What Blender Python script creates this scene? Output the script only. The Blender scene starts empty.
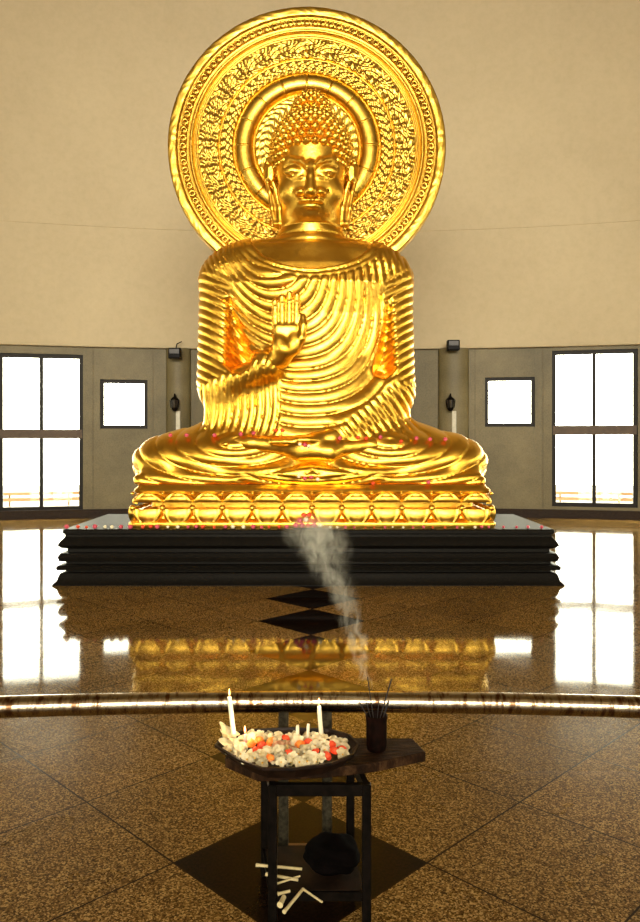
import bpy, bmesh, math, random
import numpy as np
from mathutils import Vector, Matrix
random.seed(7); rng = np.random.default_rng(7)
scene = bpy.context.scene
col = scene.collection
PI = math.pi
F, HOR, CAMZ = 750.0, 442.0, 1.6

# ------------------------------------------------------------------ camera, sky, lights, exposure
cam_d = bpy.data.cameras.new('camera'); cam = bpy.data.objects.new('camera', cam_d); col.objects.link(cam)
cam.location = (0, 0, CAMZ); cam.rotation_euler = (PI/2, 0, 0)
cam_d.sensor_fit = 'HORIZONTAL'; cam_d.sensor_width = 36; cam_d.lens = 36*F/640
cam_d.shift_y = -(461-HOR)/640; cam_d.clip_start = 0.05; cam_d.clip_end = 400
scene.camera = cam

world = bpy.data.worlds.new('sky'); scene.world = world; world.use_nodes = True
wn = world.node_tree.nodes; wl = world.node_tree.links
bg = wn['Background']; bg.inputs['Color'].default_value = (1.0, 0.95, 0.76, 1); bg.inputs['Strength'].default_value = 10.0

vs = scene.view_settings
vs.view_transform = 'Standard'; vs.look = 'None'; vs.gamma = 1.0; vs.exposure = 0.8; vs.use_curve_mapping = False
scene.cycles.max_bounces = 8; scene.cycles.diffuse_bounces = 5; scene.cycles.glossy_bounces = 5
scene.cycles.transparent_max_bounces = 12; scene.cycles.volume_bounces = 1
scene.cycles.sample_clamp_indirect = 12
scene.cycles.use_denoising = True

R, DW = 25.0, 16.3            # hall radius, distance of its wall
YC = DW - R                   # hall centre

def area(name, loc, target, sx, sy, power, color, spread=PI):
    l = bpy.data.lights.new(name, 'AREA'); l.shape = 'RECTANGLE'; l.size = sx; l.size_y = sy
    l.energy = power; l.color = color; l.spread = spread
    o = bpy.data.objects.new(name, l); col.objects.link(o); o.location = loc
    o.rotation_euler = (Vector(target)-Vector(loc)).to_track_quat('-Z', 'Y').to_euler()
    return o

# unseen fill lights added behind the camera; the first brightens statue and upper wall
area('statue_fill', (0, -15, 7.5), (0, 14, 6.6), 16, 5, 720, (1.0, .93, .78), math.radians(62))
area('rear_wall_fill', (0, -8, 6), (0, -33, 9), 14, 6, 3500, (1.0, .92, .75))  # added fill on the rear wall, giving the gold something bright to reflect

# ------------------------------------------------------------------ helpers
def W(px, py, Y):
    return Vector(((px-320)/F*Y, Y, CAMZ+(HOR-py)/F*Y))
def on_plane(px, py, z):
    Y = F*(CAMZ-z)/(py-HOR)
    return Vector(((px-320)/F*Y, Y, z))

def mat(name, color, rough=.5, metal=0., spec=.5):
    m = bpy.data.materials.new(name); m.use_nodes = True
    b = m.node_tree.nodes['Principled BSDF']
    b.inputs['Base Color'].default_value = (*color, 1); b.inputs['Roughness'].default_value = rough
    b.inputs['Metallic'].default_value = metal; b.inputs['Specular IOR Level'].default_value = spec
    return m
def nodes_of(m):
    t = m.node_tree; return t.nodes, t.links, t.nodes['Principled BSDF']
def coords(N, L, scale=(1, 1, 1), rot=0, world_space=False):
    tc = N.new('ShaderNodeTexCoord'); mp = N.new('ShaderNodeMapping')
    mp.inputs['Scale'].default_value = scale; mp.inputs['Rotation'].default_value = (0, 0, rot)
    if world_space:
        g = N.new('ShaderNodeNewGeometry'); L.new(g.outputs['Position'], mp.inputs['Vector'])
    else:
        L.new(tc.outputs['Object'], mp.inputs['Vector'])
    return mp.outputs['Vector']
def noise(N, L, vec, scale, detail=3, rough=.5):
    n = N.new('ShaderNodeTexNoise'); n.inputs['Scale'].default_value = scale
    n.inputs['Detail'].default_value = detail; n.inputs['Roughness'].default_value = rough
    L.new(vec, n.inputs['Vector']); return n.outputs['Fac']
def ramp(N, L, fac, stops):
    r = N.new('ShaderNodeValToRGB'); L.new(fac, r.inputs['Fac'])
    els = r.color_ramp.elements
    while len(els) < len(stops): els.new(.5)
    for e, (p, c) in zip(els, stops): e.position = p; e.color = (*c, 1)
    return r.outputs['Color']
def mix(N, L, fac, a, b, mode='MIX'):
    m = N.new('ShaderNodeMix'); m.data_type = 'RGBA'; m.blend_type = mode
    for s, v in ((m.inputs[0], fac), (m.inputs[6], a), (m.inputs[7], b)):
        if hasattr(v, 'is_linked'): L.new(v, s)
        elif isinstance(v, (int, float)): s.default_value = v
        else: s.default_value = (*v, 1)
    return m.outputs[2]
def bump(N, L, b, h, strength, dist):
    n = N.new('ShaderNodeBump'); n.inputs['Strength'].default_value = strength; n.inputs['Distance'].default_value = dist
    L.new(h, n.inputs['Height']); L.new(n.outputs['Normal'], b.inputs['Normal'])
def math_n(N, L, op, a, b=None):
    m = N.new('ShaderNodeMath'); m.operation = op
    for i, v in enumerate((a, b)):
        if v is None: continue
        if hasattr(v, 'is_linked'): L.new(v, m.inputs[i])
        else: m.inputs[i].default_value = v
    return m.outputs[0]
def speckle(name, c1, c2, scale, rough, metal=0, bmp=0.0, dist=.01, spec=.3):
    m = mat(name, c1, rough, metal, spec); N, L, b = nodes_of(m); v = coords(N, L)
    f = noise(N, L, v, scale, 4, .6)
    L.new(ramp(N, L, f, [(.35, c1), (.65, c2)]), b.inputs['Base Color'])
    if bmp: bump(N, L, b, f, bmp, dist)
    return m

def link_mesh(name, verts, faces, m, parent=None, smooth=False, sharp=None):
    me = bpy.data.meshes.new(name)
    me.from_pydata([tuple(v) for v in verts], [], faces); me.update()
    if smooth:
        me.polygons.foreach_set('use_smooth', [True]*len(me.polygons))
        if sharp: me.set_sharp_from_angle(angle=math.radians(sharp))
    o = bpy.data.objects.new(name, me); col.objects.link(o)
    if m: me.materials.append(m)
    if parent: o.parent = parent; o.matrix_parent_inverse = parent.matrix_world.inverted() if False else Matrix.Translation(-parent.location)
    return o
def from_bm(name, bm, m, parent=None, smooth=False, sharp=35):
    me = bpy.data.meshes.new(name); bmesh.ops.recalc_face_normals(bm, faces=bm.faces[:]); bm.to_mesh(me); bm.free()
    if smooth:
        me.polygons.foreach_set('use_smooth', [True]*len(me.polygons)); me.set_sharp_from_angle(angle=math.radians(sharp))
    o = bpy.data.objects.new(name, me); col.objects.link(o)
    for x in (m if isinstance(m, (list, tuple)) else [m]): me.materials.append(x)
    if parent: o.parent = parent; o.matrix_parent_inverse = Matrix.Translation(-parent.location)
    return o
def tag(o, label=None, cat=None, group=None, kind=None):
    if label: o['label'] = label
    if cat: o['category'] = cat
    if group: o['group'] = group
    if kind: o['kind'] = kind
    return o
def thing(name, loc, label, cat, group=None):
    o = bpy.data.objects.new(name, None); col.objects.link(o); o.location = loc; o.empty_display_size = .05
    return tag(o, label, cat, group)
def box(bm, x0, x1, y0, y1, z0, z1, M=None):
    vs_ = [bm.verts.new((x, y, z)) for z in (z0, z1) for y in (y0, y1) for x in (x0, x1)]
    if M: 
        for v in vs_: v.co = M @ v.co
    for f in ((0, 2, 3, 1), (4, 5, 7, 6), (0, 1, 5, 4), (2, 6, 7, 3), (0, 4, 6, 2), (1, 3, 7, 5)):
        bm.faces.new([vs_[i] for i in f])
def bevelled(bm, w, seg=2):
    bmesh.ops.bevel(bm, geom=bm.edges[:], offset=w, segments=seg, profile=.5, affect='EDGES')
def tube(bm, pts, radii, seg=12, caps=True):
    pts = [Vector(p) for p in pts]
    if not hasattr(radii, '__len__'): radii = [radii]*len(pts)
    rings = []; up = None
    for i, p in enumerate(pts):
        d = (pts[min(i+1, len(pts)-1)]-pts[max(i-1, 0)]).normalized()
        if up is None: up = Vector((0, 0, 1)) if abs(d.z) < .9 else Vector((0, 1, 0))
        a = d.cross(up).normalized(); b = a.cross(d).normalized(); up = b
        rings.append([bm.verts.new(p+radii[i]*(math.cos(t)*a+math.sin(t)*b)) for t in [2*PI*k/seg for k in range(seg)]])
    for r0, r1 in zip(rings, rings[1:]):
        for k in range(seg): bm.faces.new((r0[k], r0[(k+1) % seg], r1[(k+1) % seg], r1[k]))
    if caps: bm.faces.new(rings[0][::-1]); bm.faces.new(rings[-1])
def lathe(bm, prof, seg=24, c=(0, 0, 0)):
    rings = [[bm.verts.new((c[0]+r*math.cos(2*PI*k/seg), c[1]+r*math.sin(2*PI*k/seg), c[2]+z)) for k in range(seg)] for r, z in prof]
    for r0, r1 in zip(rings, rings[1:]):
        for k in range(seg): bm.faces.new((r0[k], r0[(k+1) % seg], r1[(k+1) % seg], r1[k]))
    bm.faces.new(rings[0][::-1]); bm.faces.new(rings[-1])
def rect_loft(bm, cx, cy, hx, hy, prof, rc=.03, seg=3):
    """rounded rectangle rings; prof = (outset, z)"""
    rings = []
    for o, z in prof:
        ring = []
        for sx, sy, a0 in ((1, 1, 0), (-1, 1, PI/2), (-1, -1, PI), (1, -1, 3*PI/2)):
            for k in range(seg+1):
                a = a0+PI/2*k/seg
                ring.append(bm.verts.new((cx+sx*(hx+o-rc)+rc*math.cos(a), cy+sy*(hy+o-rc)+rc*math.sin(a), z)))
        rings.append(ring)
    n = len(rings[0])
    for r0, r1 in zip(rings, rings[1:]):
        for k in range(n): bm.faces.new((r0[k], r0[(k+1) % n], r1[(k+1) % n], r1[k]))
    bm.faces.new(rings[0][::-1]); bm.faces.new(rings[-1])
def polar(th, r, z): return (r*math.sin(th), YC+r*math.cos(th), z)
def theta_px(px, r=R):
    k = (px-320)/F; a = 1+k*k; b = -2*YC; c = YC*YC-r*r
    t = (-b+math.sqrt(b*b-4*a*c))/(2*a); return math.atan2(k*t, t-YC)
def wall_z(py, px=320):
    th = theta_px(px); Y = YC+R*math.cos(th); return CAMZ+(HOR-py)/F*Y

# ------------------------------------------------------------------ materials
def make_gold(name, c1, c2, rough):
    m = mat(name, c1, rough, 1.0); N, L, b = nodes_of(m); v = coords(N, L)
    f = noise(N, L, v, 2.2, 4, .6)
    L.new(ramp(N, L, f, [(.3, c1), (.7, c2)]), b.inputs['Base Color'])
    f2 = noise(N, L, v, 16, 3, .6)
    r = N.new('ShaderNodeMapRange'); r.inputs['To Min'].default_value = rough-.06; r.inputs['To Max'].default_value = rough+.1
    L.new(f2, r.inputs['Value']); L.new(r.outputs[0], b.inputs['Roughness'])
    bump(N, L, b, f2, .25, .012)
    return m
GOLD = make_gold('gold_leaf', (.80, .44, .045), (.87, .52, .075), .31)
GOLD_H = make_gold('gold_leaf_halo', (.60, .37, .055), (.70, .44, .07), .30)
CREAM = mat('cream_plaster', (.56, .42, .22), .75)
N, L, b = nodes_of(CREAM); v = coords(N, L, world_space=True)
f1 = noise(N, L, v, .35, 5, .6); f2 = noise(N, L, v, 7, 4, .7)
c = mix(N, L, 1.0, ramp(N, L, f1, [(.3, (.465, .38, .235)), (.7, (.525, .435, .275))]), ramp(N, L, f2, [(.3, (.93, .93, .92)), (.6, (1, 1, 1))]), 'MULTIPLY')
v2 = coords(N, L, (1, 1, .12), world_space=True)
c = mix(N, L, ramp(N, L, noise(N, L, v2, 1.6, 5, .7), [(.66, (0, 0, 0)), (.82, (.35, .35, .35))]), c, (.36, .26, .13))
L.new(c, b.inputs['Base Color']); bump(N, L, b, f2, .25, .01)
GREY = mat('grey_stone_cladding', (.22, .18, .09), .5, 0, .3)
N, L, b = nodes_of(GREY); v = coords(N, L, world_space=True)
f1 = noise(N, L, v, .8, 5, .65); f2 = noise(N, L, v, 45, 2, .6)
c = mix(N, L, 1.0, ramp(N, L, f1, [(.3, (.105, .084, .036)), (.7, (.195, .156, .074))]), ramp(N, L, f2, [(.35, (.8, .8, .78)), (.6, (1, 1, 1))]), 'MULTIPLY')
L.new(c, b.inputs['Base Color']); 
BASEB = speckle('dark_brown_skirting', (.018, .010, .006), (.03, .018, .010), 30, .5, spec=.1)
FRAME = speckle('dark_bronze_frame', (.008, .006, .004), (.014, .010, .007), 20, .5, spec=.15)
TRANSOM = speckle('brown_aluminium', (.06, .033, .015), (.085, .05, .022), 12, .5)
BLACKM = speckle('black_painted_metal', (.003, .0025, .002), (.007, .005, .004), 40, .3, spec=.04)
POSTM = speckle('dull_grey_post', (.012, .010, .006), (.05, .042, .025), 60, .6, spec=.08)

GRANITE = mat('polished_black_granite', (.008, .007, .006), .12)
N, L, b = nodes_of(GRANITE); v = coords(N, L)
L.new(ramp(N, L, noise(N, L, v, 120, 2, .5), [(.5, (.003, .0025, .002)), (.72, (.02, .016, .011))]), b.inputs['Base Color'])
b.inputs['Roughness'].default_value = .5; b.inputs['Specular IOR Level'].default_value = .12

# floor: brown granite tiles on the diagonal, a line of black tiles down the middle
X0 = -.075; DIAG = .963; TIP = 3.333          # a black tile's near tip is at y = TIP
FLOOR = mat('granite_tile_floor', (.12, .06, .02), .08, 0, .2)
N, L, b = nodes_of(FLOOR)
g = N.new('ShaderNodeNewGeometry'); sp = N.new('ShaderNodeSeparateXYZ'); L.new(g.outputs['Position'], sp.inputs[0])
xx = math_n(N, L, 'SUBTRACT', sp.outputs[0], X0); yy = math_n(N, L, 'SUBTRACT', sp.outputs[1], TIP)
a_ = math_n(N, L, 'DIVIDE', math_n(N, L, 'ADD', yy, xx), DIAG)
b_ = math_n(N, L, 'DIVIDE', math_n(N, L, 'SUBTRACT', yy, xx), DIAG)
ia = math_n(N, L, 'FLOOR', a_); ib = math_n(N, L, 'FLOOR', b_)
same = math_n(N, L, 'COMPARE', ia, ib); same.node.inputs[2].default_value = .1
front = math_n(N, L, 'LESS_THAN', sp.outputs[1], 16.0)
isblack = math_n(N, L, 'MULTIPLY', same, front)
def edge(t):
    fr = math_n(N, L, 'FRACT', t); return math_n(N, L, 'MINIMUM', fr, math_n(N, L, 'SUBTRACT', 1.0, fr))
seam = math_n(N, L, 'LESS_THAN', math_n(N, L, 'MINIMUM', edge(a_), edge(b_)), .0058)
pos = g.outputs['Position']
vor = N.new('ShaderNodeTexVoronoi'); vor.inputs['Scale'].default_value = 170; L.new(pos, vor.inputs['Vector'])
sepc = N.new('ShaderNodeSeparateColor'); L.new(vor.outputs['Color'], sepc.inputs[0])
base = ramp(N, L, sepc.outputs[0], [(.0, (.028, .013, .002)), (.35, (.115, .058, .013)), (.65, (.24, .133, .036)), (1., (.54, .35, .12))])
tilecomb = N.new('ShaderNodeCombineXYZ'); L.new(ia, tilecomb.inputs[0]); L.new(ib, tilecomb.inputs[1])
wn_ = N.new('ShaderNodeTexWhiteNoise'); L.new(tilecomb.outputs[0], wn_.inputs['Vector'])
tv = N.new('ShaderNodeMapRange'); tv.inputs['To Min'].default_value = .85; tv.inputs['To Max'].default_value = 1.1
L.new(wn_.outputs['Value'], tv.inputs['Value'])
tvc = N.new('ShaderNodeCombineColor')
for i in range(3): L.new(tv.outputs[0], tvc.inputs[i])
base = mix(N, L, 1.0, base, tvc.outputs[0], 'MULTIPLY')
base = mix(N, L, 1.0, base, ramp(N, L, noise(N, L, pos, 1.1, 4, .6), [(.3, (.8, .78, .75)), (.7, (1.05, 1.05, 1.05))]), 'MULTIPLY')
blk = ramp(N, L, noise(N, L, pos, 90, 3, .6), [(.4, (.003, .0015, .001)), (.75, (.018, .008, .004))])
cc = mix(N, L, isblack, base, blk); cc = mix(N, L, seam, cc, (.012, .006, .002))
L.new(cc, b.inputs['Base Color']); 
rr = N.new('ShaderNodeMapRange'); rr.inputs['To Min'].default_value = .035; rr.inputs['To Max'].default_value = .085
L.new(noise(N, L, pos, 3, 3, .5), rr.inputs['Value'])
# tiles in the visitors' part of the hall are honed, those round the statue polished
hz = N.new('ShaderNodeMapRange'); hz.inputs['From Min'].default_value = 4.9; hz.inputs['From Max'].default_value = 3.6
hz.inputs['To Min'].default_value = 0; hz.inputs['To Max'].default_value = .22; L.new(sp.outputs[1], hz.inputs['Value'])
L.new(math_n(N, L, 'ADD', rr.outputs[0], hz.outputs[0]), b.inputs['Roughness'])
hs = N.new('ShaderNodeMapRange'); hs.inputs['From Min'].default_value = 4.9; hs.inputs['From Max'].default_value = 3.6
hs.inputs['To Min'].default_value = .12; hs.inputs['To Max'].default_value = .03; L.new(sp.outputs[1], hs.inputs['Value']); L.new(hs.outputs[0], b.inputs['Specular IOR Level'])
bump(N, L, b, noise(N, L, pos, 1.6, 2, .5), .05, .02)

GLASS = bpy.data.materials.new('window_glass'); GLASS.use_nodes = True
N = GLASS.node_tree.nodes; L = GLASS.node_tree.links; N.clear()
o_ = N.new('ShaderNodeOutputMaterial'); mx = N.new('ShaderNodeMixShader'); tr = N.new('ShaderNodeBsdfTransparent')
gl = N.new('ShaderNodeBsdfGlossy'); gl.inputs['Roughness'].default_value = .02; mx.inputs[0].default_value = .06
tr.inputs['Color'].default_value = (.97, .98, .95, 1)
L.new(tr.outputs[0], mx.inputs[1]); L.new(gl.outputs[0], mx.inputs[2]); L.new(mx.outputs[0], o_.inputs[0])

# ------------------------------------------------------------------ the hall
bm = bmesh.new(); n = 96
cv = bm.verts.new((0, YC, 0)); ring = [bm.verts.new(polar(2*PI*k/n, R+.4, 0)) for k in range(n)]
for k in range(n): bm.faces.new((cv, ring[(k+1) % n], ring[k]))
bm.normal_update()
fl = from_bm('floor', bm, FLOOR); tag(fl, kind='structure')
if fl.data.polygons[0].normal.z < 0: fl.data.flip_normals()

ZG = CAMZ+(HOR-350)/F*DW             # top of the grey cladding
def ang(m_): return m_/R
big = []                            # (theta0, theta1, z0, z1)
small = []
zb0, zb1 = wall_z(506), wall_z(356.5)
big.append((theta_px(-2), theta_px(83), wall_z(508), wall_z(357.5))); big.append((theta_px(552), theta_px(638), wall_z(504.5), wall_z(353.5)))
small.append((theta_px(100), theta_px(147.5), wall_z(429), wall_z(381)))
small.append((theta_px(485), theta_px(535), wall_z(427), wall_z(378.5)))
wW = big[1][1]-big[1][0]; gap = ang(.10)
t = big[1][1]+gap; alt = 0
tl = big[0][0]-gap
end = 2*PI+big[0][0]-gap
while t+wW < end:
    big.append((t, t+wW, zb0, zb1)); alt += 1
    t += wW+(gap if alt % 2 else ang(2.3))
ops = sorted([(a, b2, z0, z1) for a, b2, z0, z1 in big+small])
bm = bmesh.new()
def arc_block(bm, t0, t1, z0, z1, r0=R, r1=R+.35):
    k = max(1, int((t1-t0)/math.radians(2.5)))
    for i in range(k):
        a, c2 = t0+(t1-t0)*i/k, t0+(t1-t0)*(i+1)/k
        q = [bm.verts.new(polar(th, r, z)) for z in (z0, z1) for r in (r0, r1) for th in (a, c2)]
        for f in ((0, 1, 3, 2), (4, 6, 7, 5), (0, 4, 5, 1), (2, 3, 7, 6)): bm.faces.new([q[j] for j in f])
        if i == 0: bm.faces.new([q[j] for j in (0, 2, 6, 4)])
        if i == k-1: bm.faces.new([q[j] for j in (1, 5, 7, 3)])
cur = ops[0][0]-.0
first = ops[0][0]
for i, (a, b2, z0, z1) in enumerate(ops):
    if a > cur: arc_block(bm, cur, a, 0, ZG)
    arc_block(bm, a, b2, 0, z0); arc_block(bm, a, b2, z1, ZG); cur = b2
arc_block(bm, cur, first+2*PI, 0, ZG)
tag(from_bm('wall_lower', bm, GREY), kind='structure')
# cream drum above, a few centimetres proud of the cladding, and the dome
bm = bmesh.new(); n = 144
prof = [(R+.35, ZG), (R-.12, ZG), (R-.13, ZG+.03), (R-.10, ZG+.10), (R-.10, 6.12), (R-.11, 6.13), (R-.115, 6.2), (R-.2, 12.6)]
for k in range(1, 13):
    a = PI/2*k/13; prof.append(((R-.2)*math.cos(a), 12.6+9*math.sin(a)))
rings = [[bm.verts.new(polar(2*PI*k/n, r, z)) for k in range(n)] for r, z in prof]
for r0, r1 in zip(rings, rings[1:]):
    for k in range(n): bm.faces.new((r0[k], r0[(k+1) % n], r1[(k+1) % n], r1[k]))
bm.faces.new(rings[-1])
o = from_bm('wall_upper', bm, CREAM, smooth=True, sharp=30); tag(o, kind='structure')
bm = bmesh.new()
arc_block(bm, 0, 2*PI, 0, wall_z(507.3), R-.05, R+.02)
tag(from_bm('baseboard_wall', bm, BASEB), kind='structure')
# vertical joints of the cladding (thin dark strips set in it)
bm = bmesh.new()
for px in (93, 153, 195, 413, 475, 543): 
    th = theta_px(px); arc_block(bm, th-ang(.009), th+ang(.009), .2, ZG, R-.006, R+.01)
tag(from_bm('trim_1', bm, speckle('stone_joint', (.10, .08, .04), (.14, .11, .06), 10, .6)), kind='structure')

def chord_frame(a, b2, z0, z1, rr, name, M, bars, depth=.07, tk=.06, parent=None):
    """frame in the plane of a wall opening; local u across, v up"""
    p0 = Vector(polar(a, rr, 0)); p1 = Vector(polar(b2, rr, 0)); w = (p1-p0).length; u = (p1-p0).normalized()
    nrm = Vector((u.y, -u.x, 0))
    T = Matrix((( u.x, nrm.x, 0, p0.x), (u.y, nrm.y, 0, p0.y), (0, 0, 1, 0), (0, 0, 0, 1)))
    bm = bmesh.new()
    for x0_, x1_, y0_, y1_ in bars(w, z0, z1): box(bm, x0_, x1_, -depth/2, depth/2, y0_, y1_, T)
    return from_bm(name, bm, M, parent), T, w
PORT = []
def window(i, a, b2, z0, z1, is_big):
    tk = .085 if is_big else .075
    def bars(w, z0, z1):
        L_ = [(0, tk, z0, z1), (w-tk, w, z0, z1), (tk, w-tk, z0, z0+tk), (tk, w-tk, z1-tk, z1)]
        if is_big:
            m_ = w/2; L_.append((m_-.036, m_+.036, z0+tk, z1-tk))
        return L_
    fr, T, w = chord_frame(a, b2, z0, z1, R+.08, 'window_%d' % i, FRAME, bars)
    tag(fr, kind='structure')
    if is_big:
        zt = z0+(z1-z0)*.49
        bm = bmesh.new(); box(bm, .02, w-.02, -.06, .05, zt-.095, zt+.095, T); from_bm('transom', bm, TRANSOM, fr)
        for zz0, zz1 in ((z0+tk, zt-.095), (zt+.095, z1-tk)):
            for x0_, x1_ in ((tk, w/2-.036), (w/2+.036, w-tk)):
                bm = bmesh.new(); box(bm, x0_-.005, x1_+.005, -.004, .004, zz0-.005, zz1+.005, T); from_bm('pane', bm, GLASS, fr)
    else:
        bm = bmesh.new(); box(bm, tk-.005, w-tk+.005, -.004, .004, z0+tk-.005, z1-tk+.005, T); from_bm('pane', bm, GLASS, fr)
    th = (a+b2)/2
    l = bpy.data.lights.new('daylight_opening', 'AREA'); l.shape = 'RECTANGLE'; l.size = w; l.size_y = z1-z0; l.cycles.is_portal = True
    lo = bpy.data.objects.new('daylight_opening', l); col.objects.link(lo); p = Vector(polar(th, R+.3, (z0+z1)/2)); lo.location = p
    lo.rotation_euler = (Vector((0, YC, p.z))-p).to_track_quat('-Z', 'Y').to_euler()
for i, (a, b2, z0, z1) in enumerate(big): window(i+1, a, b2, z0, z1, True)
for i, (a, b2, z0, z1) in enumerate(small): window(len(big)+i+1, a, b2, z0, z1, False)

# outside: pale terrace and its low parapet rails
TERR = speckle('pale_terrace_stone', (.10, .085, .065), (.14, .12, .09), 3, .8)
bm = bmesh.new()
r0, r1 = R+.36, R+22
for k in range(48):
    q = [polar(2*PI*(k+d)/48, r, -.5) for d, r in ((0, r0), (1, r0), (1, r1), (0, r1))]
    bm.faces.new([bm.verts.new(p) for p in q])
o = from_bm('terrace_ground', bm, TERR); tag(o, kind='structure')
PAR = speckle('tan_parapet', (.22, .13, .07), (.30, .18, .10), 3, .8)
bm = bmesh.new()
for z in (-.07, .10): 
    arc_block(bm, -1.0, 1.0, z, z+.08, R+6, R+6.3)
for k in range(40): 
    th = -1+k*.051; arc_block(bm, th, th+.0012, -.5, .10, R+6.1, R+6.2)
tag(from_bm('terrace_railing', bm, PAR), 'low tan horizontal railing on the terrace outside the windows', 'railing')

# two half-round wall columns with floodlight, lantern and a modelled reflection strip
COLS = [(166, 191, 175, 353, 'left'), (438, 469, 453, 345, 'right')]
REFLECT = speckle('white_reflection', (.5, .47, .37), (.62, .58, .46), 10, .4)
LENS = mat('floodlight_glass', (.06, .055, .05), .3, 0, .2)
for a, b2, fx, fy, side in COLS:
    t0, t1 = theta_px(a), theta_px(b2); tm = (t0+t1)/2; hw = (t1-t0)/2*R
    bm = bmesh.new(); seg = 14; prof = []
    for k in range(seg+1):
        q = PI*k/seg; prof.append(polar(tm-hw*math.cos(q)/R, R-.22*math.sin(q)**.7, 0))
    lo_ = [bm.verts.new((p[0], p[1], 0)) for p in prof]; hi = [bm.verts.new((p[0], p[1], ZG)) for p in prof]
    for k in range(seg): bm.faces.new((lo_[k], lo_[k+1], hi[k+1], hi[k]))
    o = from_bm('trim_%d' % (2 if side == 'left' else 3), bm, GREY, smooth=True, sharp=60); tag(o, kind='structure')
    # floodlight
    Y = W(fx, fy, YC+R*math.cos(theta_px(fx))-.45)
    zb = ZG+.02 if side == 'right' else ZG-.2
    t = thing('floodlight', (Y.x, Y.y, Y.z-.1), 'small black floodlight on the wall top edge, %s of the statue' % side, 'floodlight')
    bm = bmesh.new(); box(bm, Y.x-.13, Y.x+.13, Y.y-.09, Y.y+.07, Y.z-.12, Y.z+.1); bevelled(bm, .02)
    for k in range(5): box(bm, Y.x-.11+k*.05, Y.x-.10+k*.05, Y.y+.07, Y.y+.12, Y.z-.10, Y.z+.08)
    from_bm('housing', bm, BLACKM, t)
    bm = bmesh.new(); box(bm, Y.x-.10, Y.x+.10, Y.y-.1, Y.y-.088, Y.z-.02, Y.z+.075); from_bm('lens', bm, LENS, t)
    bm = bmesh.new(); box(bm, Y.x-.03, Y.x+.03, Y.y+.05, Y.y+.31, Y.z-.06, Y.z-.02); box(bm, Y.x-.07, Y.x+.07, Y.y+.27, Y.y+.31, Y.z-.12, Y.z+.08)
    from_bm('bracket', bm, BLACKM, t)
    if side == 'left':
        bm = bmesh.new(); tube(bm, [(Y.x, Y.y+.05, Y.z+.05), (Y.x+.02, Y.y+.1, Y.z+.2), (Y.x+.09, Y.y+.25, Y.z+.27)], .012, 6)
        from_bm('cable', bm, BLACKM, t)
    # lantern
    lx = 174.5 if side == 'left' else 450.5; ly = 403
    P = W(lx, ly, YC+R*math.cos(theta_px(lx))-.38)
    t = thing('wall_lantern', (P.x, P.y, P.z-.15), 'black lantern on the grey wall column %s of the statue' % side, 'wall lamp')
    bm = bmesh.new(); lathe(bm, [(.03, -.17), (.06, -.14), (.075, -.10)], 8, P); lathe(bm, [(.10, .06), (.07, .10), (.02, .14), (.012, .2)], 8, P)
    for k in range(6):
        q = 2*PI*k/6; tube(bm, [P+Vector((.075*math.cos(q), .075*math.sin(q), -.10)), P+Vector((.095*math.cos(q), .095*math.sin(q), .06))], .011, 5)
    from_bm('cage', bm, BLACKM, t)
    bm = bmesh.new(); lathe(bm, [(.06, -.10), (.08, .06)], 8, P); from_bm('glass', bm, mat('smoky_lamp_glass', (.05, .04, .03), .15), t)
    bm = bmesh.new(); tube(bm, [P+Vector((0, .18, .02)), P+Vector((0, .1, .17)), P+Vector((0, 0, .19))], .015, 6)
    box(bm, P.x-.05, P.x+.05, P.y+.15, P.y+.19, P.z-.08, P.z+.1); from_bm('bracket', bm, BLACKM, t)
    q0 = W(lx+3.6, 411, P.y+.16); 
    bm = bmesh.new(); box(bm, q0.x-.045, q0.x+.045, q0.y-.02, q0.y+.06, .25, q0.z); bevelled(bm, .01)  # white strip modelled in place of a window reflection on the column
    tag(from_bm('reflection_strip', bm, REFLECT), 'white strip standing in for a reflection under the black lantern, %s of the statue' % side, 'painted reflection')

# ------------------------------------------------------------------ plinth
PF, PB = 8.42, 10.2
PCX = (308.5-320)/F*PF
ptop = CAMZ-(529.3-HOR)*PF/F
hx = (554-63.5)/2/F*PF; cyp = (PF+PB)/2; hyp = (PB-PF)/2
def pz(py): return max(0, CAMZ-(py-HOR)*PF/F)
bm = bmesh.new()
s = PF/F
prof = [(.02, 0), (.10, .004), (.10, .012), (.06, .05), (.045, .10), (.03, pz(573)), (-.02, pz(572)), (-.02, pz(570)), (.06, pz(569.5)), (.07, pz(567)), (.05, pz(565)), (-.02, pz(564)), (-.02, pz(562)),
        (.04, pz(561)), (.055, pz(557)), (.03, pz(553)), (-.03, pz(552.5)), (-.03, pz(549)), (.02, pz(548)), (.055, pz(545)), (.03, pz(541)), (-.01, pz(537)), (-.01, pz(534.5)), (.01, pz(533.5)), (.012, ptop-.01), (0, ptop)]
rect_loft(bm, PCX, cyp, hx, hyp, prof, .02, 2)
tag(from_bm('stone_plinth', bm, GRANITE, smooth=True, sharp=30), 'wide black polished stone plinth with stepped mouldings under the golden statue', 'plinth')

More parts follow.
